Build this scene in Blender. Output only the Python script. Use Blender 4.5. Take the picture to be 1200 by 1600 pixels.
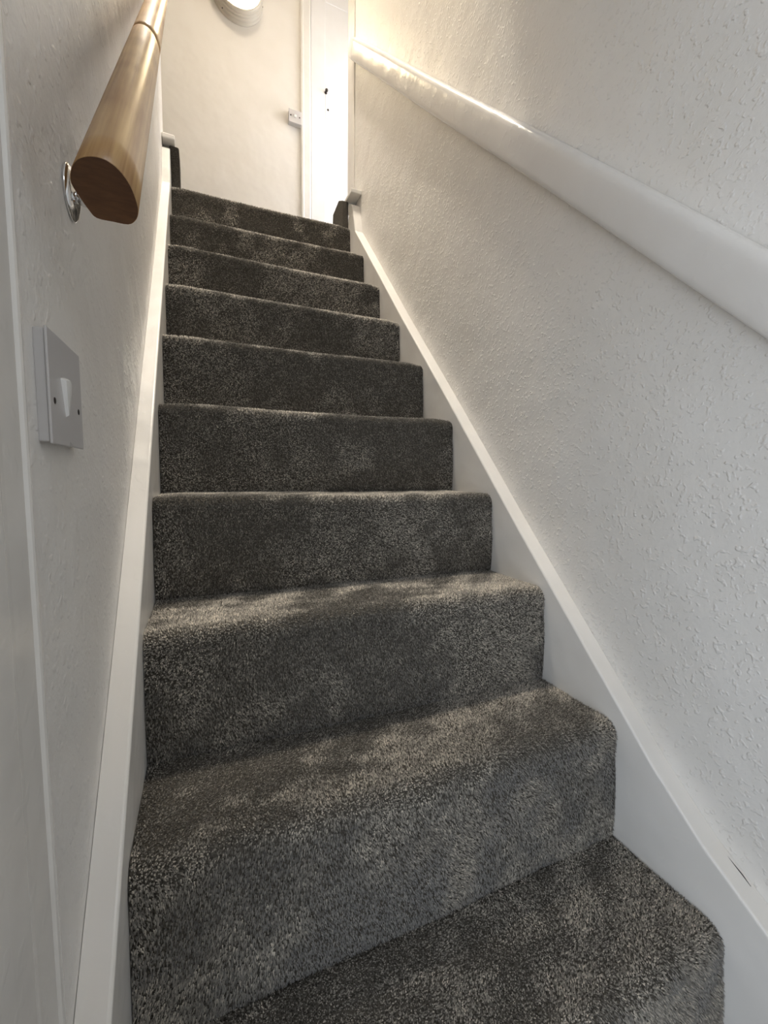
import bpy, bmesh, math, random
import numpy as np
from mathutils import Vector, Matrix

random.seed(7)
rng = np.random.default_rng(11)
scene = bpy.context.scene
for o in list(bpy.data.objects):
    bpy.data.objects.remove(o)
COL = scene.collection

# ------------------------------------------------------------------ camera
yaw, pitch, roll, FPX = 0.41468, -0.08975, 0.01259, 647.02
fw = Vector((math.sin(yaw) * math.cos(pitch), math.cos(yaw) * math.cos(pitch), math.sin(pitch)))
rt = Vector((math.cos(yaw), -math.sin(yaw), 0))
up = rt.cross(fw)
rt2 = rt * math.cos(roll) + up * math.sin(roll)
up2 = up * math.cos(roll) - rt * math.sin(roll)
cam_data = bpy.data.cameras.new('camera')
cam_data.sensor_fit = 'VERTICAL'
cam_data.sensor_height = 36.0
cam_data.sensor_width = 27.0
cam_data.lens = FPX * 36.0 / 1600.0
cam_data.clip_start = 0.01
cam = bpy.data.objects.new('camera', cam_data)
COL.objects.link(cam)
cam.matrix_world = Matrix((
    (rt2.x, up2.x, -fw.x, 0.08817),
    (rt2.y, up2.y, -fw.y, -0.30645),
    (rt2.z, up2.z, -fw.z, 0.67829),
    (0, 0, 0, 1)))
scene.camera = cam

# ------------------------------------------------------------------ world, lights, exposure
world = bpy.data.worlds.new('world')
scene.world = world
world.use_nodes = True
bg = world.node_tree.nodes['Background']
bg.inputs['Color'].default_value = (0.80, 0.88, 1.0, 1)
bg.inputs['Strength'].default_value = 0.6
scene.view_settings.view_transform = 'Standard'
scene.view_settings.look = 'None'
scene.view_settings.gamma = 1.0
scene.view_settings.use_curve_mapping = False
scene.view_settings.exposure = 0.42


def area(name, loc, target, sx, sy, power, color):
    d = bpy.data.lights.new(name, 'AREA')
    d.shape = 'RECTANGLE'
    d.size, d.size_y, d.energy, d.color = sx, sy, power, color
    o = bpy.data.objects.new(name, d)
    COL.objects.link(o)
    o.location = loc
    o.rotation_euler = (Vector(target) - Vector(loc)).to_track_quat('-Z', 'Y').to_euler()
    return o


# daylight entering by the open doorway on the left of the lobby
area('doorway_daylight', (-0.42, -0.47, 0.50), (0.84, 0.10, 0.55), 0.75, 1.2, 4.6, (0.80, 0.89, 1.0))
# daylight from the landing window, out of view on the right
area('landing_daylight', (1.72, 2.26, 2.85), (0.75, 2.5, 2.5), 0.5, 1.1, 12.0, (0.97, 0.97, 1.0))

# overhead source inferred from the lit treads; its rooflight form is made up
area('overhead_light', (0.40, 1.40, 5.44), (0.40, 1.40, 0.0), 0.30, 0.50, 150.0, (1.0, 0.91, 0.78))
# daylight through the fanlight over the front door, behind the viewer
area('fanlight_daylight', (0.42, -1.30, 1.72), (0.42, 0.5, 0.4), 0.62, 0.36, 3.0, (0.86, 0.92, 1.0))

# ------------------------------------------------------------------ materials


def new_mat(name):
    m = bpy.data.materials.new(name)
    m.use_nodes = True
    nt = m.node_tree
    return m, nt, nt.nodes, nt.links, nt.nodes['Principled BSDF']


def plain(name, color, rough=0.5, metal=0.0, coat=0.0, emis=None, estr=0.0):
    m, nt, N, L, b = new_mat(name)
    b.inputs['Base Color'].default_value = (*color, 1)
    b.inputs['Roughness'].default_value = rough
    b.inputs['Metallic'].default_value = metal
    b.inputs['Coat Weight'].default_value = coat
    if emis:
        b.inputs['Emission Color'].default_value = (*emis, 1)
        b.inputs['Emission Strength'].default_value = estr
    # slight procedural unevenness of the gloss
    g = N.new('ShaderNodeNewGeometry')
    n = N.new('ShaderNodeTexNoise')
    n.inputs['Scale'].default_value = 35
    mr = N.new('ShaderNodeMapRange')
    mr.inputs['To Min'].default_value = max(0.02, rough - 0.06)
    mr.inputs['To Max'].default_value = min(1.0, rough + 0.06)
    L.new(g.outputs['Position'], n.inputs['Vector'])
    L.new(n.outputs['Fac'], mr.inputs['Value'])
    L.new(mr.outputs['Result'], b.inputs['Roughness'])
    return m


def plaster(name, color, rough, fine, lumps, fine_scale=90.0, lump_scale=120.0, wave=0.0, lump_lo=0.56):
    """painted plaster: orange-peel roller texture plus sparse raised lumps"""
    m, nt, N, L, b = new_mat(name)
    b.inputs['Roughness'].default_value = rough
    g = N.new('ShaderNodeNewGeometry')
    n1 = N.new('ShaderNodeTexNoise')
    n1.inputs['Scale'].default_value = fine_scale
    n1.inputs['Detail'].default_value = 3
    n2 = N.new('ShaderNodeTexNoise')
    n2.inputs['Scale'].default_value = lump_scale
    n2.inputs['Detail'].default_value = 1.0
    r2 = N.new('ShaderNodeMapRange')
    r2.interpolation_type = 'SMOOTHSTEP'
    r2.inputs['From Min'].default_value = lump_lo
    r2.inputs['From Max'].default_value = 0.74
    n3 = N.new('ShaderNodeTexNoise')
    n3.inputs['Scale'].default_value = 9
    n3.inputs['Detail'].default_value = 2
    for n in (n1, n2, n3):
        L.new(g.outputs['Position'], n.inputs['Vector'])
    L.new(n2.outputs['Fac'], r2.inputs['Value'])
    mix = N.new('ShaderNodeMath'); mix.operation = 'MULTIPLY_ADD'
    mix.inputs[1].default_value = fine
    L.new(n1.outputs['Fac'], mix.inputs[0])
    ml = N.new('ShaderNodeMath'); ml.operation = 'MULTIPLY'
    ml.inputs[1].default_value = lumps
    L.new(r2.outputs['Result'], ml.inputs[0])
    L.new(ml.outputs[0], mix.inputs[2])
    add = N.new('ShaderNodeMath'); add.operation = 'MULTIPLY_ADD'
    add.inputs[1].default_value = wave
    L.new(n3.outputs['Fac'], add.inputs[0])
    L.new(mix.outputs[0], add.inputs[2])
    bump = N.new('ShaderNodeBump')
    bump.inputs['Strength'].default_value = 1.0
    bump.inputs['Distance'].default_value = 0.001
    L.new(add.outputs[0], bump.inputs['Height'])
    L.new(bump.outputs['Normal'], b.inputs['Normal'])
    cr = N.new('ShaderNodeValToRGB')
    c = color
    cr.color_ramp.elements[0].position = 0.3
    cr.color_ramp.elements[0].color = (c[0] * 0.97, c[1] * 0.965, c[2] * 0.955, 1)
    cr.color_ramp.elements[1].position = 0.7
    cr.color_ramp.elements[1].color = (*c, 1)
    L.new(n3.outputs['Fac'], cr.inputs['Fac'])
    L.new(cr.outputs['Color'], b.inputs['Base Color'])
    return m


def wood_mat(name, c1, c2, rough, coat, end=False):
    m, nt, N, L, b = new_mat(name)
    tc = N.new('ShaderNodeTexCoord')
    mp = N.new('ShaderNodeMapping')
    mp.inputs['Scale'].default_value = (160, 160, 4.0) if not end else (60, 260, 60)
    n = N.new('ShaderNodeTexNoise')
    n.inputs['Scale'].default_value = 1.0
    n.inputs['Detail'].default_value = 5
    n.inputs['Distortion'].default_value = 0.5
    L.new(tc.outputs['Object'], mp.inputs['Vector'])
    L.new(mp.outputs['Vector'], n.inputs['Vector'])
    n2 = N.new('ShaderNodeTexNoise')
    n2.inputs['Scale'].default_value = 7.0
    L.new(tc.outputs['Object'], n2.inputs['Vector'])
    ad = N.new('ShaderNodeMath'); ad.operation = 'MULTIPLY_ADD'
    ad.inputs[1].default_value = 0.5
    L.new(n2.outputs['Fac'], ad.inputs[0])
    hf = N.new('ShaderNodeMath'); hf.operation = 'MULTIPLY'; hf.inputs[1].default_value = 0.5
    L.new(n.outputs['Fac'], hf.inputs[0])
    L.new(hf.outputs[0], ad.inputs[2])
    cr = N.new('ShaderNodeValToRGB')
    cr.color_ramp.elements[0].position = 0.36
    cr.color_ramp.elements[0].color = (*c1, 1)
    cr.color_ramp.elements[1].position = 0.62
    cr.color_ramp.elements[1].color = (*c2, 1)
    L.new(ad.outputs[0], cr.inputs['Fac'])
    L.new(cr.outputs['Color'], b.inputs['Base Color'])
    b.inputs['Roughness'].default_value = rough
    b.inputs['Coat Weight'].default_value = coat
    b.inputs['Coat Roughness'].default_value = 0.18
    return m


def carpet_mats():
    # backing under the tufts
    m, nt, N, L, b = new_mat('carpet_backing')
    g = N.new('ShaderNodeNewGeometry')
    n = N.new('ShaderNodeTexNoise')
    n.inputs['Scale'].default_value = 420
    n.inputs['Detail'].default_value = 2
    L.new(g.outputs['Position'], n.inputs['Vector'])
    cr = N.new('ShaderNodeValToRGB')
    cr.color_ramp.elements[0].position = 0.35
    cr.color_ramp.elements[0].color = (0.04, 0.036, 0.03, 1)
    cr.color_ramp.elements[1].position = 0.65
    cr.color_ramp.elements[1].color = (0.13, 0.118, 0.10, 1)
    L.new(n.outputs['Fac'], cr.inputs['Fac'])
    L.new(cr.outputs['Color'], b.inputs['Base Color'])
    b.inputs['Roughness'].default_value = 1.0
    b.inputs['Specular IOR Level'].default_value = 0.1
    bump = N.new('ShaderNodeBump')
    bump.inputs['Distance'].default_value = 0.003
    bump.inputs['Strength'].default_value = 0.8
    L.new(n.outputs['Fac'], bump.inputs['Height'])
    L.new(bump.outputs['Normal'], b.inputs['Normal'])
    # yarn: heather of dark, mid and pale fibres, one colour to a tuft
    m2, nt, N, L, b = new_mat('carpet_yarn')
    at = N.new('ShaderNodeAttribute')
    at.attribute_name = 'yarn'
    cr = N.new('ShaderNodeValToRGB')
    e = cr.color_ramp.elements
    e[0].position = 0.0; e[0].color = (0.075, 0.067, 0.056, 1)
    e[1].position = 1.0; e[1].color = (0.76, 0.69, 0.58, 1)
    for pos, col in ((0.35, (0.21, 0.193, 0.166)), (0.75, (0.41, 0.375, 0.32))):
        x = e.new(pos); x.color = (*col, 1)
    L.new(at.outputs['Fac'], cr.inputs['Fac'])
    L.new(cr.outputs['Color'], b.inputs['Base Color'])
    b.inputs['Roughness'].default_value = 0.85
    b.inputs['Specular IOR Level'].default_value = 0.25
    b.inputs['Sheen Weight'].default_value = 0.25
    b.inputs['Sheen Roughness'].default_value = 0.5
    return m, m2


M_WALL = plaster('wall_paint_lumpy', (0.85, 0.82, 0.775), 0.42, 0.8, 1.0, 120, 115, 6.0, 0.54)
M_WALL_L = plaster('wall_paint_rolled', (0.83, 0.805, 0.77), 0.45, 0.8, 0.6, 150, 90, 8.0, 0.56)
M_WALL_B = plaster('wall_paint_smooth', (0.84, 0.81, 0.76), 0.6, 0.15, 0.0, 60, 60, 4.0)
M_CEIL = plaster('ceiling_paint', (0.83, 0.81, 0.78), 0.8, 0.2, 0.0)
M_GLOSS = plaster('gloss_white_paint', (0.84, 0.815, 0.775), 0.26, 0.06, 0.12, 60, 55, 5.0, 0.60)
M_DOOR = plaster('door_white_paint', (0.88, 0.87, 0.86), 0.35, 0.05, 0.0, 60, 60, 2.0)
M_RAILPAINT = plaster('rail_gloss_paint', (0.80, 0.77, 0.73), 0.24, 0.10, 0.25, 60, 60, 4.0, 0.60)
M_PLASTIC = plain('switch_plastic', (0.60, 0.58, 0.57), 0.3)
M_PLASTIC_W = plain('switch_dolly_plastic', (0.88, 0.87, 0.85), 0.25)
M_GAP = plain('gap_dark', (0.02, 0.018, 0.016), 0.8)
M_CHROME = plain('polished_chrome', (0.82, 0.82, 0.82), 0.10, 1.0)
M_IRON = plain('dark_bronze', (0.06, 0.05, 0.045), 0.35, 0.8)
M_LAMPRING = plain('lamp_ring_cream', (0.62, 0.57, 0.48), 0.35)
M_LAMP = plain('lamp_diffuser', (0.9, 0.88, 0.84), 0.4, emis=(1.0, 0.80, 0.50), estr=26.0)
M_WOOD = wood_mat('varnished_pine', (0.33, 0.165, 0.060), (0.61, 0.39, 0.165), 0.42, 0.22)
M_WOODEND = wood_mat('pine_end_grain', (0.075, 0.028, 0.008), (0.14, 0.06, 0.02), 0.5, 0.15, end=True)
M_LINO = plain('lobby_floor', (0.16, 0.13, 0.10), 0.7)
M_CARPET, M_YARN = carpet_mats()

# ------------------------------------------------------------------ mesh helpers


def link(name, mesh, mat, parent=None, smooth=False):
    o = bpy.data.objects.new(name, mesh)
    COL.objects.link(o)
    if mat is not None and not mesh.materials:
        mesh.materials.append(mat)
    if parent is not None:
        o.parent = parent
    if smooth:
        mesh.polygons.foreach_set('use_smooth', [True] * len(mesh.polygons))
    return o


def tag(o, label, cat=None, group=None, kind=None):
    o['label'] = label
    if cat: o['category'] = cat
    if group: o['group'] = group
    if kind: o['kind'] = kind
    return o


def empty(name, loc=(0, 0, 0)):
    o = bpy.data.objects.new(name, None)
    o.empty_display_size = 0.05
    COL.objects.link(o)
    o.location = loc
    return o


def from_bm(name, bm, mat, parent=None, smooth=False, local=True):
    if parent is not None and local:
        bm.transform(Matrix.Translation(-parent.matrix_basis.translation))
    bmesh.ops.recalc_face_normals(bm, faces=bm.faces)
    me = bpy.data.meshes.new(name)
    bm.to_mesh(me)
    bm.free()
    o = link(name, me, mat, parent, smooth)
    return o


def bm_box(lo, hi, bevel=0.0, seg=2, bm=None):
    own = bm is None
    bm2 = bmesh.new()
    bmesh.ops.create_cube(bm2, size=1.0)
    lo, hi = Vector(lo), Vector(hi)
    for v in bm2.verts:
        v.co = Vector((lo[i] + (v.co[i] + 0.5) * (hi[i] - lo[i]) for i in range(3)))
    if bevel > 0:
        bmesh.ops.bevel(bm2, geom=list(bm2.edges), offset=bevel, segments=seg, profile=0.5, affect='EDGES')
    if own:
        return bm2
    me = bpy.data.meshes.new('tmp')
    bm2.to_mesh(me); bm2.free()
    bm.from_mesh(me)
    bpy.data.meshes.remove(me)
    return bm


def box(name, lo, hi, mat, parent=None, bevel=0.0, seg=2):
    return from_bm(name, bm_box(lo, hi, bevel, seg), mat, parent)


def bm_prism(poly, axis, a, b):
    """poly: list of 2D points, extruded along axis from a to b. axis 0 -> (y,z)  1 -> (x,z)  2 -> (x,y)"""
    bm = bmesh.new()

    def mk(p, t):
        if axis == 0: return (t, p[0], p[1])
        if axis == 1: return (p[0], t, p[1])
        return (p[0], p[1], t)
    A = [bm.verts.new(mk(p, a)) for p in poly]
    B = [bm.verts.new(mk(p, b)) for p in poly]
    n = len(poly)
    bm.faces.new(A)
    bm.faces.new(list(reversed(B)))
    for i in range(n):
        bm.faces.new([A[i], B[i], B[(i + 1) % n], A[(i + 1) % n]])
    return bm


def bm_lathe(profile, seg=48, closed_ends=True):
    """profile of (radius, height) turned about local Z"""
    bm = bmesh.new()
    rings = []
    for r, h in profile:
        if r < 1e-6:
            rings.append([bm.verts.new((0, 0, h))])
        else:
            rings.append([bm.verts.new((r * math.cos(2 * math.pi * k / seg), r * math.sin(2 * math.pi * k / seg), h)) for k in range(seg)])
    for a, b in zip(rings[:-1], rings[1:]):
        for k in range(seg):
            k2 = (k + 1) % seg
            if len(a) == 1 and len(b) == 1: continue
            if len(a) == 1: bm.faces.new([a[0], b[k], b[k2]])
            elif len(b) == 1: bm.faces.new([a[k], b[0], a[k2]])
            else: bm.faces.new([a[k], b[k], b[k2], a[k2]])
    return bm


def bm_tube(path, radius, seg=14):
    bm = bmesh.new()
    P = [Vector(p) for p in path]
    rings = []
    for i, p in enumerate(P):
        d = (P[min(i + 1, len(P) - 1)] - P[max(i - 1, 0)]).normalized()
        ref = Vector((0, 0, 1)) if abs(d.z) < 0.9 else Vector((1, 0, 0))
        u = d.cross(ref).normalized(); v = d.cross(u)
        rr = radius[i] if isinstance(radius, (list, tuple)) else radius
        rings.append([bm.verts.new(p + (u * math.cos(2 * math.pi * k / seg) + v * math.sin(2 * math.pi * k / seg)) * rr) for k in range(seg)])
    for a, b in zip(rings[:-1], rings[1:]):
        for k in range(seg):
            bm.faces.new([a[k], a[(k + 1) % seg], b[(k + 1) % seg], b[k]])
    bm.faces.new(rings[0]); bm.faces.new(list(reversed(rings[-1])))
    return bm


def to_axis(bm, loc, normal):
    q = Vector((0, 0, 1)).rotation_difference(Vector(normal).normalized())
    bm.transform(Matrix.Translation(Vector(loc)) @ q.to_matrix().to_4x4())
    return bm


# ------------------------------------------------------------------ measures (metres; x across, y up the flight, z up)
XL, XR = -0.030, 0.840          # faces of the left and right walls
YB = 2.60                       # face of the landing's far wall
ZF = -0.225                     # lobby floor
ZLAND = 1.905
ZC = 4.25
WE = 1.89                       # where the left wall stops at the landing
WER = 1.93

# ------------------------------------------------------------------ the setting
box('floor', (-1.3, -1.35, ZF - 0.1), (XR + 0.1, 0.25, ZF), M_LINO)
tag(bpy.data.objects['floor'], 'dark floor of the small lobby at the foot of the stairs', kind='structure')
fl = box('floor_landing', (-1.3, 1.985, ZLAND - 0.2), (1.95, YB + 0.1, ZLAND), M_CARPET)
tag(fl, 'grey carpeted landing floor at the head of the stairs', kind='structure')


def wall_grid(name, lo, hi, mat, label, bevel=0.006):
    o = box(name, lo, hi, mat, bevel=bevel)
    tag(o, label, kind='structure')
    return o


wall_grid('wall_left', (-1.3, 0.03, ZF), (XL, WE, ZC), M_WALL_L, 'grey-lit rolled plaster wall behind the wooden handrail')
wall_grid('wall_right', (XR, -1.35, ZF), (1.95, WER - 0.10, ZC), M_WALL, 'lumpy cream plaster wall carrying the painted white handrail')
wall_grid('wall_back', (-1.3, YB, ZLAND - 0.2), (1.95, YB + 0.1, ZC), M_WALL_B, 'bright smooth wall of the landing behind the round lamp', 0)
wall_grid('wall_landing_left', (-1.4, WE, ZLAND - 0.2), (-1.3, YB + 0.1, ZC), M_WALL_B, 'end wall of the landing hidden on the left', 0)
# landing right end wall with a window opening
for nm, lo, hi in (('wall_landing_right', (1.95, WER - 0.1, ZLAND - 0.2), (2.05, YB + 0.1, 2.25)),
                   ('wall_landing_header', (1.95, WER - 0.1, 3.45), (2.05, YB + 0.1, ZC))):
    wall_grid(nm, lo, hi, M_WALL_B, 'end wall of the landing hidden on the right', 0)
bm = bm_box((-0.13, -1.45, ZF), (XR + 0.1, -1.35, 1.53))
bm_box((-0.13, -1.45, 1.91), (XR + 0.1, -1.35, ZC), bm=bm)
bm_box((-0.13, -1.45, 1.53), (0.10, -1.35, 1.91), bm=bm)
bm_box((0.74, -1.45, 1.53), (XR + 0.1, -1.35, 1.91), bm=bm)
tag(from_bm('wall_front', bm, M_WALL_B), 'lobby wall behind the viewer', kind='structure')
wall_grid('wall_lobby_left', (-0.13, -1.35, ZF), (XL, -0.88, ZC), M_WALL_B, 'lobby wall beyond the doorway on the left', 0)
wall_grid('wall_lobby_header', (-0.13, -0.88, 1.80), (XL, 0.03, ZC), M_WALL_B, 'wall above the lobby doorway', 0)
box('shade_soffit', (XL + 0.001, -1.349, 2.10), (XR - 0.001, 0.70, 2.40), M_CEIL, bevel=0.004)  # added out of view; keeps overhead light off the lowest treads
tag(bpy.data.objects['shade_soffit'], 'low soffit added above the view to shade the bottom steps', kind='structure')
# ceiling, with an added unseen shaft that narrows the overhead light
HX0, HX1, HY0, HY1 = 0.20, 0.60, 1.08, 1.72
bm = bm_box((-1.4, -1.45, ZC), (HX0, YB + 0.1, ZC + 0.1))
bm_box((HX1, -1.45, ZC), (2.05, YB + 0.1, ZC + 0.1), bm=bm)
bm_box((HX0, -1.45, ZC), (HX1, HY0, ZC + 0.1), bm=bm)
bm_box((HX0, HY1, ZC), (HX1, YB + 0.1, ZC + 0.1), bm=bm)
tag(from_bm('ceiling', bm, M_CEIL), 'white ceiling over the stairs, above the view', kind='structure')
shaft = empty('light_shaft', (0.4, 1.4, ZC))
tag(shaft, 'added shaft above the view, narrowing the overhead light', kind='structure')
box('lining', (HX0 - 0.03, HY0 - 0.03, ZC + 0.1), (HX0, HY1 + 0.03, 5.5), M_CEIL, shaft)
box('lining', (HX1, HY0 - 0.03, ZC + 0.1), (HX1 + 0.03, HY1 + 0.03, 5.5), M_CEIL, shaft)
box('lining', (HX0, HY0 - 0.03, ZC + 0.1), (HX1, HY0, 5.5), M_CEIL, shaft)
box('lining', (HX0, HY1, ZC + 0.1), (HX1, HY1 + 0.03, 5.5), M_CEIL, shaft)

# architrave of the lobby doorway, against the left edge of the view: moulded profile run vertically
prof = [(-0.030, -0.10), (-0.0215, -0.10), (-0.0205, -0.095), (-0.0205, -0.02), (-0.0212, 0.010), (-0.0222, 0.014),
        (-0.0226, 0.020), (-0.0230, 0.040), (-0.0233, 0.052), (-0.0245, 0.0545), (-0.0245, 0.0560), (-0.0222, 0.0575), (-0.0216, 0.0600),
        (-0.0220, 0.0630), (-0.0238, 0.0660), (-0.0265, 0.0685), (-0.030, 0.0700)]
tr = from_bm('trim_1', bm_prism(prof, 2, ZF, 1.88), M_GLOSS)
tag(tr, 'white moulded door architrave along the left edge of the picture', kind='structure')
tr = box('trim_2', (-0.135, -0.10, ZF), (XL - 0.0005, 0.0295, 1.80), M_GLOSS, bevel=0.002)
tag(tr, 'white lining of the lobby doorway', kind='structure')

# corner board closing the right wall at the landing
tr = box('trim_3', (XR - 0.004, WER - 0.0995, 2.058), (1.95, WER, ZC), M_RAILPAINT, bevel=0.003)
tag(tr, 'glossy cream corner board at the top end of the right wall', kind='structure')

# ------------------------------------------------------------------ staircase
STEPS = [  # y of nosing, z at the left string, z at the right string
    (0.0046, 0.002, -0.0152), (0.198, 0.221, 0.207), (0.3954, 0.4244, 0.4197), (0.5925, 0.6226, 0.6251),
    (0.7921, 0.8311, 0.841), (0.9908, 1.0442, 1.0547), (1.1865, 1.2555, 1.26), (1.3877, 1.4674, 1.4731),
    (1.5781, 1.6681, 1.6835), (1.7774, 1.8852, 1.905)]
RN = 0.030
stairs = empty('staircase', (0.4, 0.0, ZF))
tag(stairs, 'straight flight of stairs carpeted in dark grey pile between white strings', 'stairs')
PH = rng.uniform(0, 6.28, (24, 2))
KV = rng.normal(0, 1, (24, 3))


def vnoise(P, scale, off=0):
    """smooth pseudo-random field in about -1..1"""
    s = 0
    for k in range(8):
        kk = (k + off) % 24
        s = s + np.sin(P @ (KV[kk] * scale) + PH[kk, 0])
    return s / 3.0


def step_profile(i, x):
    """profile of step i at x: from riser foot, round the nosing, to the tread's back"""
    y, zl, zr = STEPS[i]
    t = x / 0.8
    z = zl + (zr - zl) * t
    if i > 0:
        zb = STEPS[i - 1][1] + (STEPS[i - 1][2] - STEPS[i - 1][1]) * t
    else:
        zb = ZF + 0.012
    zb += -0.012
    # worn, slightly wavy nosing
    w = 0.003 * math.sin(x * 9 + i * 1.7) + 0.002 * math.sin(x * 21 + i * 2.9)
    yf = y - 0.009 + 0.4 * w
    zt = z + 0.009 - 0.0035 * math.sin(math.pi * t) + 0.3 * w
    yb = (STEPS[i + 1][0] - 0.009 + 0.012) if i < 9 else 1.985
    pts = []
    for k in range(7):
        f = k / 7
        bulge = -0.004 * math.sin(math.pi * min(1, f * 1.1)) + 0.006 * f * f
        pts.append((yf + bulge + (0.004 if k == 0 else 0.0), zb + (zt - RN - zb) * f))
    for k in range(9):
        a = math.pi / 2 * k / 8
        pts.append((yf + 0.004 * (1 - k / 8.0) + RN * (1 - math.cos(a)), zt - RN + RN * math.sin(a)))
    y0 = yf + RN
    for k in range(1, 7):
        f = k / 6
        pts.append((y0 + (yb - y0) * f, zt - 0.002 * math.sin(math.pi * f)))
    return pts, zb, yb


def make_step(i):
    xs = np.linspace(0.001, 0.799, 17)
    # ends of the carpet turn down a little towards the strings
    grid = []
    for k, x in enumerate(xs):
        pr, zb, yb = step_profile(i, x)
        e = 0.004 if k in (0, len(xs) - 1) else 0.0
        grid.append([(x, a + e, b - e) for a, b in pr])
    G = np.array(grid)                                  # nx, np, 3
    nx, npf = G.shape[:2]
    bm = bmesh.new()
    V = [[bm.verts.new(G[a, b]) for b in range(npf)] for a in range(nx)]
    base = []
    for a in range(nx):
        pr, zb, yb = step_profile(i, xs[a])
        base.append([bm.verts.new((xs[a], yb, zb)), ])
    for a in range(nx - 1):
        for b in range(npf - 1):
            bm.faces.new([V[a][b], V[a + 1][b], V[a + 1][b + 1], V[a][b + 1]])
        bm.faces.new([V[a][npf - 1], V[a + 1][npf - 1], base[a + 1][0], base[a][0]])
        bm.faces.new([base[a][0], base[a + 1][0], V[a + 1][0], V[a][0]])
    bm.faces.new(V[0] + base[0])
    bm.faces.new(list(reversed(V[-1] + base[-1])))
    o = from_bm('step', bm, M_CARPET, stairs, smooth=True)
    # --- pile
    space = (0.0021, 0.0021, 0.0022, 0.0024, 0.0026, 0.0028, 0.0030, 0.0032, 0.0034, 0.0036)[i]
    seglen = np.linalg.norm(np.diff(G[nx // 2], axis=0), axis=1)
    cum = np.concatenate([[0], np.cumsum(seglen)])
    total = cum[-1]
    n = int(total * 0.794 / space ** 2)
    s = rng.uniform(0.001, total - 0.004, n)
    u = rng.uniform(0, nx - 1.0001, n)
    b = np.clip(np.searchsorted(cum, s) - 1, 0, npf - 2)
    fb = (s - cum[b]) / seglen[b]
    a = u.astype(int); fa = u - a
    P00, P10, P01, P11 = G[a, b], G[a + 1, b], G[a, b + 1], G[a + 1, b + 1]
    fa_, fb_ = fa[:, None], fb[:, None]
    P = (P00 * (1 - fa_) + P10 * fa_) * (1 - fb_) + (P01 * (1 - fa_) + P11 * fa_) * fb_
    T = P01 - P00; T /= np.linalg.norm(T, axis=1)[:, None]        # up the riser / back along the tread
    X = np.tile(np.array([1.0, 0, 0]), (n, 1))
    Nn = np.cross(T, X)
    Nn = np.where((Nn[:, 2] - Nn[:, 1] < 0)[:, None], -Nn, Nn)
    # pile lean: brushed patches
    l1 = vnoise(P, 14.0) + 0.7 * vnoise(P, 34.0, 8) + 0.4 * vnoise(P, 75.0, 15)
    l2 = vnoise(P, 18.0, 5) + 0.6 * vnoise(P, 40.0, 12)
    tread = Nn[:, 2] > 0.7
    lean = np.where(tread, -0.35, -0.75) - np.where(tread, 0.55, 0.85) * np.tanh(1.5 * l1)
    lat = 0.35 * l2
    jit = rng.normal(0, 0.25, (n, 2))
    D = Nn + T * (lean + jit[:, 0])[:, None] + X * (lat + jit[:, 1])[:, None]
    D /= np.linalg.norm(D, axis=1)[:, None]
    h = rng.uniform(0.0034, 0.0056, n) * np.where(tread, 1.0, 1.12) * (1.0 if i < 5 else 1.15)
    w = space * rng.uniform(0.55, 0.85, n)
    ang = rng.uniform(0, 6.283, n)
    A1 = T * np.cos(ang)[:, None] + X * np.sin(ang)[:, None]
    A2 = -T * np.sin(ang)[:, None] + X * np.cos(ang)[:, None]
    root = P - Nn * 0.001
    v0 = root + A1 * w[:, None]
    v1 = root - A1 * (0.5 * w)[:, None] + A2 * (0.87 * w)[:, None]
    v2 = root - A1 * (0.5 * w)[:, None] - A2 * (0.87 * w)[:, None]
    tip = root + D * h[:, None]
    # keep fibres off the strings
    verts = np.stack([v0, v1, v2, tip], 1).reshape(-1, 3)
    verts[:, 0] = np.clip(verts[:, 0], 0.0005, 0.7995)
    verts -= np.array([0.4, 0.0, ZF])
    idx = np.arange(n)[:, None] * 4
    tris = np.stack([idx + np.array([[0, 1, 3]]), idx + np.array([[1, 2, 3]]), idx + np.array([[2, 0, 3]])], 1).reshape(-1)
    me = bpy.data.meshes.new('carpet_pile')
    me.vertices.add(len(verts)); me.vertices.foreach_set('co', verts.astype(np.float32).ravel())
    nt = len(tris) // 3
    me.loops.add(len(tris)); me.loops.foreach_set('vertex_index', tris.astype(np.int32))
    me.polygons.add(nt)
    me.polygons.foreach_set('loop_start', np.arange(0, nt * 3, 3, dtype=np.int32))
    me.polygons.foreach_set('loop_total', np.full(nt, 3, dtype=np.int32))
    pile_shade = -np.tanh(1.6 * l1) * 0.15 + 0.07 * vnoise(P, 160.0, 3)      # shading of brushed pile put into the yarn tone, plus fine streaks
    yarn = np.clip(rng.beta(1.6, 1.9, n) + pile_shade, 0, 1)
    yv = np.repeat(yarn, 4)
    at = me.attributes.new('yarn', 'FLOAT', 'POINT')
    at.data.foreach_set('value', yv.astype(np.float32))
    me.update(calc_edges=True)
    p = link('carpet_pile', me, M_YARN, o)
    p['kind'] = 'stuff'
    return o


for i in range(10):
    make_step(i)

# strings: the boards along both sides of the flight
s_slope = 0.21034 / 0.20049


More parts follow.
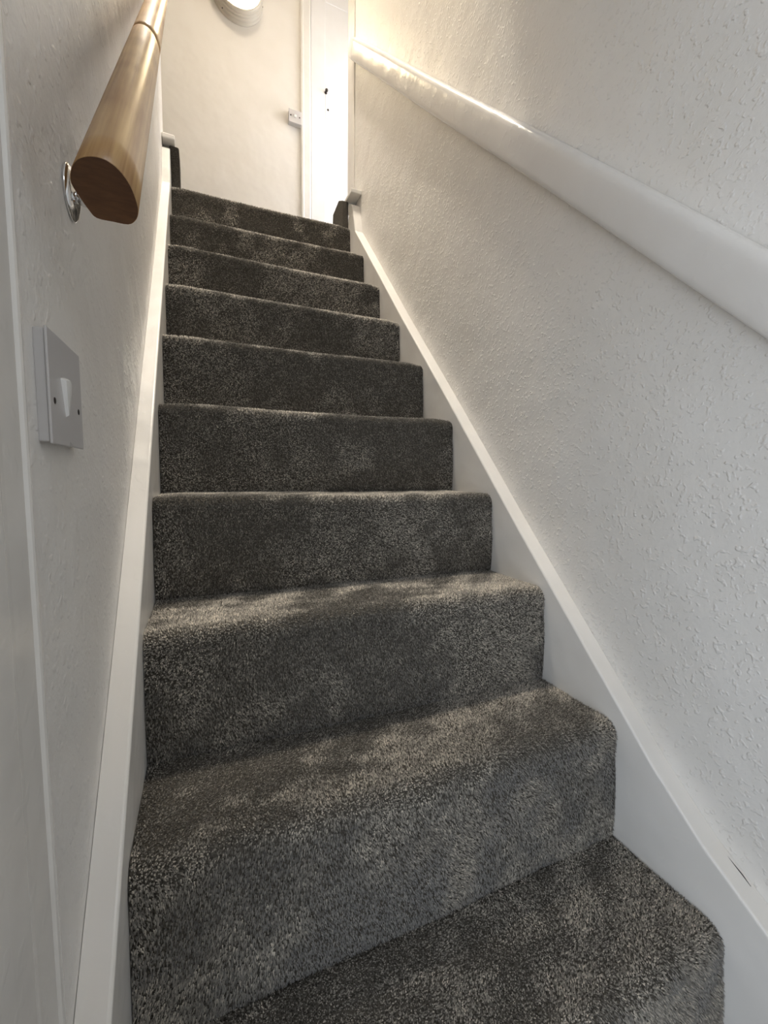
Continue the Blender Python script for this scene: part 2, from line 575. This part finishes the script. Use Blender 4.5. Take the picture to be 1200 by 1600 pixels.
def string_board(x0, x1, top, label, bev):
    low = [(y, z - 0.33) for y, z in reversed(top)]
    poly = top + [(top[-1][0] + 0.02, top[-1][1] - 0.2)] + [(max(-0.6, y + 0.0), max(ZF + 0.002, z)) for y, z in low]
    # clean duplicates
    out = []
    for q in poly:
        if not out or (abs(q[0] - out[-1][0]) + abs(q[1] - out[-1][1])) > 1e-4:
            out.append(q)
    bm = bm_prism(out, 0, x0, x1)
    bmesh.ops.recalc_face_normals(bm, faces=bm.faces)
    xin = x0 if x0 > 0.4 else x1
    es = [e for e in bm.edges if abs(e.verts[0].co.x - xin) + abs(e.verts[1].co.x - xin) < 1e-6]
    bmesh.ops.bevel(bm, geom=es, offset=bev, segments=3, profile=0.5, affect='EDGES')
    o = from_bm('string_board', bm, M_GLOSS, stairs)
    o['label'] = label
    return o


topR = [(-0.22, -0.10), (-0.10, -0.005), (-0.0461, 0.0400), (0.0408, 0.098), (0.1258, 0.1729), (0.2885, 0.3423), (0.4824, 0.5444), (0.8246, 0.9136),
        (1.1651, 1.2738), (1.6908, 1.8454), (1.70, 1.855), (1.745, 2.0), (1.80, 2.035)]
sbR = string_board(0.800, XR - 0.0005, topR, 'white gloss string board along the right wall', 0.004)
ck = from_bm('paint_crack', bm_tube([(0.8325, 0.0262, 0.0878), (0.833, 0.0146, 0.0800), (0.8335, 0.0036, 0.0735), (0.833, -0.0082, 0.0655)], [0.0003, 0.0009, 0.0008, 0.0003], 8), M_GAP)
ck.parent = sbR
ck.matrix_parent_inverse = (Matrix.Translation((0.4, 0.0, ZF))).inverted()
ck['label'] = 'dark crack in the paint'
hL = 0.0694
topL = [(y, y * s_slope + hL + 0.002 * math.sin(9 * y + 1)) for y in (-0.0, 0.06, 0.15, 0.25, 0.4, 0.6, 0.8, 1.0, 1.2, 1.4, 1.6, 1.70)]
topL = [(0.0695, 0.0695 * s_slope + hL)] + topL[2:] + [(1.76, 2.02), (1.80, 2.05)]
string_board(XL + 0.0005, 0.000, topL, 'white gloss string board along the left wall', 0.004)

# ------------------------------------------------------------------ ends of the landing skirting and the carpet turned up against them
bb = box('baseboard_right', (0.786, 1.722, 2.043), (XR - 0.001, 1.832, 2.062), M_GLOSS, bevel=0.003)
tag(bb, 'end of the landing skirting by the right wall', kind='structure')
bb = box('baseboard_left', (XL + 0.0005, 1.765, 2.065), (0.020, 1.97, 2.085), M_GLOSS, bevel=0.004)
tag(bb, 'end of the landing skirting by the left wall', kind='structure')


def carpet_flap(pts, x0, x1, label):
    bm = bm_prism(pts, 0, x0, x1)
    es = list(bm.edges)
    bmesh.ops.bevel(bm, geom=es, offset=0.006, segments=2, profile=0.5, affect='EDGES')
    o = from_bm('carpet_upturn', bm, M_CARPET, fl)
    o['label'] = label
    return o


carpet_flap([(1.83, 1.87), (1.95, 1.87), (1.96, 2.06), (1.90, 2.085), (1.80, 2.064), (1.82, 2.0)], -0.004, 0.034, 'dark carpet turned up beside the left string')
carpet_flap([(1.80, 1.88), (1.99, 1.88), (1.96, 2.06), (1.86, 2.075), (1.80, 2.042)], 0.765, 0.80, 'dark carpet turned up beside the right string')

# ------------------------------------------------------------------ wooden handrail on the left wall
RA = Vector((0.024, 0.1042, 0.900)); RB = Vector((0.009, 1.0801, 1.9444))
RD = (RB - RA).normalized()
RX = (Vector((1, 0, 0)) - RD * RD.x).normalized()
RV = RD.cross(RX)
if RV.z < 0: RV = -RV
sec = [(-22.6, 0), (-21, 8.5), (-17, 14.8), (-11, 19), (-4, 21), (3, 20.8), (9.5, 18), (15, 12.5), (19, 5), (21.3, -4), (21.3, -11), (18.4, -17), (12.8, -21), (2, -21.4), (-9.5, -21.2), (-14, -16.5), (-18.5, -9)]


def catmull(P, n=4):
    out = []
    m = len(P)
    for i in range(m):
        p0, p1, p2, p3 = (np.array(P[(i + k - 1) % m], float) for k in range(4))
        for k in range(n):
            t = k / n
            out.append(tuple(0.5 * (2 * p1 + (p2 - p0) * t + (2 * p0 - 5 * p1 + 4 * p2 - p3) * t * t + (3 * p1 - p0 - 3 * p2 + p3) * t ** 3)))
    return out


sec = [(a / 1000, b / 1000) for a, b in catmull(sec, 3)]
rail = empty('handrail', RA)
tag(rail, 'round varnished pine handrail with a sawn end on the left wall', 'handrail')
rot = Matrix((RX, RV, RD)).transposed().to_4x4()      # local: X across, Y out, Z along the rail


def rail_piece(name, t0, t1, grow=1.0, mat=M_WOOD, cap=True):
    bm = bmesh.new()
    n = max(2, int((t1 - t0) / 0.06))
    rings = []
    for k in range(n + 1):
        t = t0 + (t1 - t0) * k / n
        g = grow
        rings.append([bm.verts.new((a * g, b * g, t)) for a, b in sec])
    m = len(sec)
    # eased edges at both ends
    for a, b in zip(rings[:-1], rings[1:]):
        for k in range(m):
            f = bm.faces.new([a[k], a[(k + 1) % m], b[(k + 1) % m], b[k]])
            f.smooth = True
    bm.faces.new(rings[0]); bm.faces.new(list(reversed(rings[-1])))
    bmesh.ops.recalc_face_normals(bm, faces=bm.faces)
    me = bpy.data.meshes.new(name)
    bm.to_mesh(me); bm.free()
    o = link(name, me, mat, rail)
    o.matrix_local = rot
    return o


JOINT = 0.735
rail_piece('rail', 0.0, JOINT - 0.0006)
rail_piece('rail', JOINT + 0.0006, 2.42)
jn = rail_piece('joint', JOINT - 0.001, JOINT + 0.001, 0.985, M_GAP)
en = rail_piece('rail_end', -0.0008, 0.0006, 0.985, M_WOODEND)
en['label'] = 'dark brown sawn end of the rail'


def bracket(t):
    c = RA + RD * t
    foot = Vector((XL, c.y + 0.006, c.z - 0.078))
    br = empty('bracket', (0, 0, 0))
    br.parent = rail
    br.matrix_parent_inverse = Matrix.Identity(4)
    # parts are given in world coordinates, then shifted to the handrail's origin
    pl = bm_lathe([(0, 0.0), (0.025, 0.0), (0.026, 0.001), (0.026, 0.0025), (0.022, 0.005), (0.012, 0.0075), (0.0, 0.008)], 32)
    to_axis(pl, foot, (1, 0, 0))
    flat = c - RV * 0.0215
    arm = bm_tube([foot + Vector((0.003, 0, 0)), foot + Vector((0.012, 0, -0.004)), foot + Vector((0.026, -0.001, -0.006)),
                   Vector((flat.x - 0.008, foot.y * 0.5 + flat.y * 0.5, foot.z * 0.6 + flat.z * 0.4 - 0.008)), flat - RV * 0.006, flat], [0.007, 0.0062, 0.0058, 0.0055, 0.0055, 0.006], 12)
    sd = bm_box((-0.009, -0.0028, -0.030), (0.009, 0.0002, 0.030), 0.001)
    sd.transform(Matrix.Translation(flat) @ rot)
    for nm, bm in (('wall_plate', pl), ('arm', arm), ('saddle', sd)):
        bm.transform(Matrix.Translation(-RA))
        bmesh.ops.recalc_face_normals(bm, faces=bm.faces)
        me = bpy.data.meshes.new(nm); bm.to_mesh(me); bm.free()
        o = link(nm, me, M_CHROME, br, smooth=(nm != 'saddle'))
    for k in range(2):
        a = 0.9 + math.pi * k
        sc_ = bm_lathe([(0, 0.0075), (0.003, 0.0072), (0.0036, 0.0055), (0.0036, 0.004)], 12)
        to_axis(sc_, foot + Vector((0, 0.016 * math.cos(a), 0.016 * math.sin(a))), (1, 0, 0))
        sc_.transform(Matrix.Translation(-RA))
        me = bpy.data.meshes.new('screw'); sc_.to_mesh(me); sc_.free()
        link('screw', me, M_CHROME, br)
    br['label'] = 'polished chrome rail bracket'
    return br


for t in (0.195, 1.16):
    bracket(t)

# ------------------------------------------------------------------ painted handrail on the right wall
rp = [(0.0, 0.002), (0.030, 0.0), (0.0335, 0.0012), (0.0355, 0.004), (0.037, 0.012), (0.0385, 0.030), (0.0395, 0.048), (0.0398, 0.060),
      (0.0390, 0.066), (0.0365, 0.0715), (0.032, 0.0755), (0.026, 0.078), (0.016, 0.079), (0.0, 0.079)]
pa = Vector((XR, 1.845, 2.745)); pb = Vector((XR, -0.65, 0.180))
pd = (pb - pa).normalized()
pv = Vector((0, -pd.z, pd.y)); pv = pv if pv.z > 0 else -pv
bm = bmesh.new()
rings = []
nn = 40
for k in range(nn + 1):
    t = k / nn
    c = pa.lerp(pb, t)
    sag = 0.0015 * math.sin(t * 14)
    g = 1.0 if k > 0 else 0.94
    rings.append([bm.verts.new(c + Vector((-a * g, 0, 0)) + pv * (0.040 + (b - 0.040) * g + sag)) for a, b in rp])
m = len(rp)
for a, b in zip(rings[:-1], rings[1:]):
    for k in range(m):
        f = bm.faces.new([a[k], a[(k + 1) % m], b[(k + 1) % m], b[k]])
        f.smooth = k < m - 1
bm.faces.new(rings[0]); bm.faces.new(list(reversed(rings[-1])))
pr = from_bm('painted_handrail', bm, M_RAILPAINT)
tag(pr, 'white gloss painted moulded handrail fixed along the right wall', 'handrail')

# ------------------------------------------------------------------ light switch low on the left wall
SWX, SY0, SY1, SZ0, SZ1 = -0.0205, 0.1085, 0.2045, 0.700, 0.792
sw = empty('light_switch', (XL, 0.5 * (SY0 + SY1), SZ0))
tag(sw, 'square white light switch with a pointed dolly beside the door architrave', 'light switch')
box('back_box', (XL - 0.0005, SY0 + 0.0015, SZ0 + 0.0015), (SWX - 0.0022, SY1 - 0.0015, SZ1 - 0.0015), M_PLASTIC, sw, 0.0012)
plt = box('face_plate', (SWX - 0.0020, SY0, SZ0), (SWX, SY1, SZ1), M_PLASTIC, sw, 0.0008)
cy, cz = 0.150, 0.7475
bm = bmesh.new()
# dolly: wide at the top, tapering to a point low down and standing out towards it
A = [(0, cy - 0.0115, cz + 0.010), (0, cy, cz + 0.0125), (0, cy + 0.0115, cz + 0.010), (0, cy + 0.001, cz - 0.022), (0, cy - 0.001, cz - 0.022)]
Bv = [(0.0036, cy - 0.009, cz + 0.0085), (0.0042, cy, cz + 0.0105), (0.0036, cy + 0.009, cz + 0.0085), (0.0022, cy + 0.0008, cz - 0.020), (0.0022, cy - 0.0008, cz - 0.020)]
va = [bm.verts.new((SWX + p[0] - 0.0003, p[1], p[2])) for p in A]
vb = [bm.verts.new((SWX + p[0], p[1], p[2])) for p in Bv]
bm.faces.new(va); bm.faces.new(list(reversed(vb)))
for k in range(5):
    bm.faces.new([va[k], va[(k + 1) % 5], vb[(k + 1) % 5], vb[k]])
from_bm('dolly', bm, M_PLASTIC_W, sw)
for yy in (SY0 + 0.011, SY1 - 0.013):
    sc_ = bm_lathe([(0, 0.0004), (0.0026, 0.0003), (0.0030, -0.0003)], 14)
    to_axis(sc_, (SWX, yy, cz - 0.012), (1, 0, 0))
    from_bm('screw', sc_, M_IRON, sw)

# ------------------------------------------------------------------ landing: round lamp
LC = Vector((0.355, YB, 3.535))
lamp = empty('bulkhead_lamp', LC)
tag(lamp, 'round lit bulkhead lamp with ridged rim on the landing wall', 'wall lamp')
ring = [(0.140, -0.001), (0.1485, 0.0), (0.1495, 0.006), (0.1490, 0.016), (0.1465, 0.019), (0.1435, 0.0195), (0.1430, 0.023), (0.1455, 0.026), (0.1460, 0.034),
        (0.1435, 0.038), (0.1400, 0.0385), (0.1395, 0.042), (0.1420, 0.045), (0.1425, 0.053), (0.1400, 0.057), (0.1365, 0.0575), (0.1360, 0.061), (0.1385, 0.064),
        (0.1385, 0.073), (0.1360, 0.079), (0.1320, 0.083), (0.1280, 0.083), (0.1260, 0.079), (0.1260, 0.06)]
bm = bm_lathe(ring, 64)
to_axis(bm, LC, (0, -1, 0))
from_bm('rim', bm, M_LAMPRING, lamp, smooth=True)
dome = [(0.1255 * math.sin(a), 0.074 + 0.040 * math.cos(a)) for a in np.linspace(0, math.pi / 2, 9)]
bm = bm_lathe(dome, 64)
to_axis(bm, LC, (0, -1, 0))
from_bm('diffuser', bm, M_LAMP, lamp, smooth=True)
for k in range(3):
    a = -2.2 + k * 2.09
    sc_ = bm_lathe([(0, 0.004), (0.003, 0.003), (0.0035, 0.0), (0.0035, -0.003)], 10)
    to_axis(sc_, LC + Vector((0.1455 * math.cos(a), -0.030, 0.1455 * math.sin(a))), (math.cos(a), 0, math.sin(a)))
    from_bm('screw', sc_, M_IRON, lamp)

# ------------------------------------------------------------------ landing: switch on the far wall
sp = empty('wall_switch', (0.7, YB, 2.92))
tag(sp, 'small white switch on a raised box beside the landing door', 'light switch')
x0, x1, z0, z1 = 0.654, 0.736, 2.921, 2.998
box('back_box', (x0 + 0.002, YB - 0.030, z0 + 0.002), (x1 - 0.002, YB + 0.0005, z1 - 0.002), M_PLASTIC, sp, 0.002)
box('face_plate', (x0, YB - 0.036, z0), (x1, YB - 0.030, z1), M_PLASTIC, sp, 0.002)
bm = bm_box((0.687, YB - 0.041, 2.952), (0.703, YB - 0.0355, 2.969), 0.002)
from_bm('rocker', bm, M_PLASTIC_W, sp)
for xx in (0.667, 0.723):
    sc_ = bm_lathe([(0, 0.002), (0.004, 0.0015), (0.0045, 0.0)], 12)
    to_axis(sc_, (xx, YB - 0.036, 2.960), (0, -1, 0))
    from_bm('screw', sc_, M_IRON, sp)

# ------------------------------------------------------------------ landing: door and its architrave
ar = from_bm('trim_4', bm_prism([(0.735, YB - 0.0002), (0.735, YB - 0.010), (0.742, YB - 0.016), (0.752, YB - 0.017), (0.757, YB - 0.014), (0.795, YB - 0.014), (0.803, YB - 0.009), (0.803, YB - 0.0002)], 2, ZLAND, 3.90), M_WALL_B)
tag(ar, 'cream architrave strip on the left of the landing door', kind='structure')
door = empty('door_1', (0.81, YB, ZLAND))
tag(door, 'bright white panelled door at the back of the landing', kind='structure')
D0, D1, DF = 0.806, 1.50, YB - 0.007
box('panel', (D0 + 0.08, YB - 0.004, ZLAND + 0.16), (D1 - 0.08, YB - 0.0002, 3.06), M_DOOR, door)
box('panel', (D0 + 0.08, YB - 0.004, 3.24), (D1 - 0.08, YB - 0.0002, 3.75), M_DOOR, door)
box('stile', (D0, DF, ZLAND + 0.006), (D0 + 0.095, YB - 0.0002, 3.86), M_DOOR, door, 0.002)
box('stile', (D1 - 0.095, DF, ZLAND + 0.006), (D1, YB - 0.0002, 3.86), M_DOOR, door, 0.002)
for a, b in ((ZLAND + 0.006, ZLAND + 0.19), (3.04, 3.25), (3.74, 3.86)):
    box('rail', (D0 + 0.0955, DF, a), (D1 - 0.0955, YB - 0.0002, b), M_DOOR, door, 0.002)
kn = bm_lathe([(0, 0.030), (0.005, 0.029), (0.009, 0.025), (0.010, 0.020), (0.008, 0.015), (0.005, 0.012), (0.005, 0.004), (0.009, 0.003), (0.0095, 0.0)], 24)
to_axis(kn, (0.905, DF, 3.195), (0, -1, 0))
from_bm('knob', kn, M_IRON, door, smooth=True)
kh = bm_lathe([(0, 0.002), (0.006, 0.002), (0.007, 0.0)], 16)
to_axis(kh, (0.920, DF, 3.095), (0, -1, 0))
from_bm('keyhole', kh, M_IRON, door)

# ------------------------------------------------------------------ landing window on the right, out of view
win = empty('window_1', (2.0, 2.2, 2.25))
tag(win, 'landing window out of view on the right', kind='structure')
for lo, hi in (((1.98, WER - 0.1, 2.25), (2.02, YB, 2.30)), ((1.98, WER - 0.1, 3.40), (2.02, YB, 3.45)),
               ((1.98, WER - 0.1, 2.30), (2.02, WER - 0.05, 3.40)), ((1.98, YB - 0.05, 2.30), (2.02, YB, 3.40))):
    box('window_frame', lo, hi, M_GLOSS, win, 0.004)
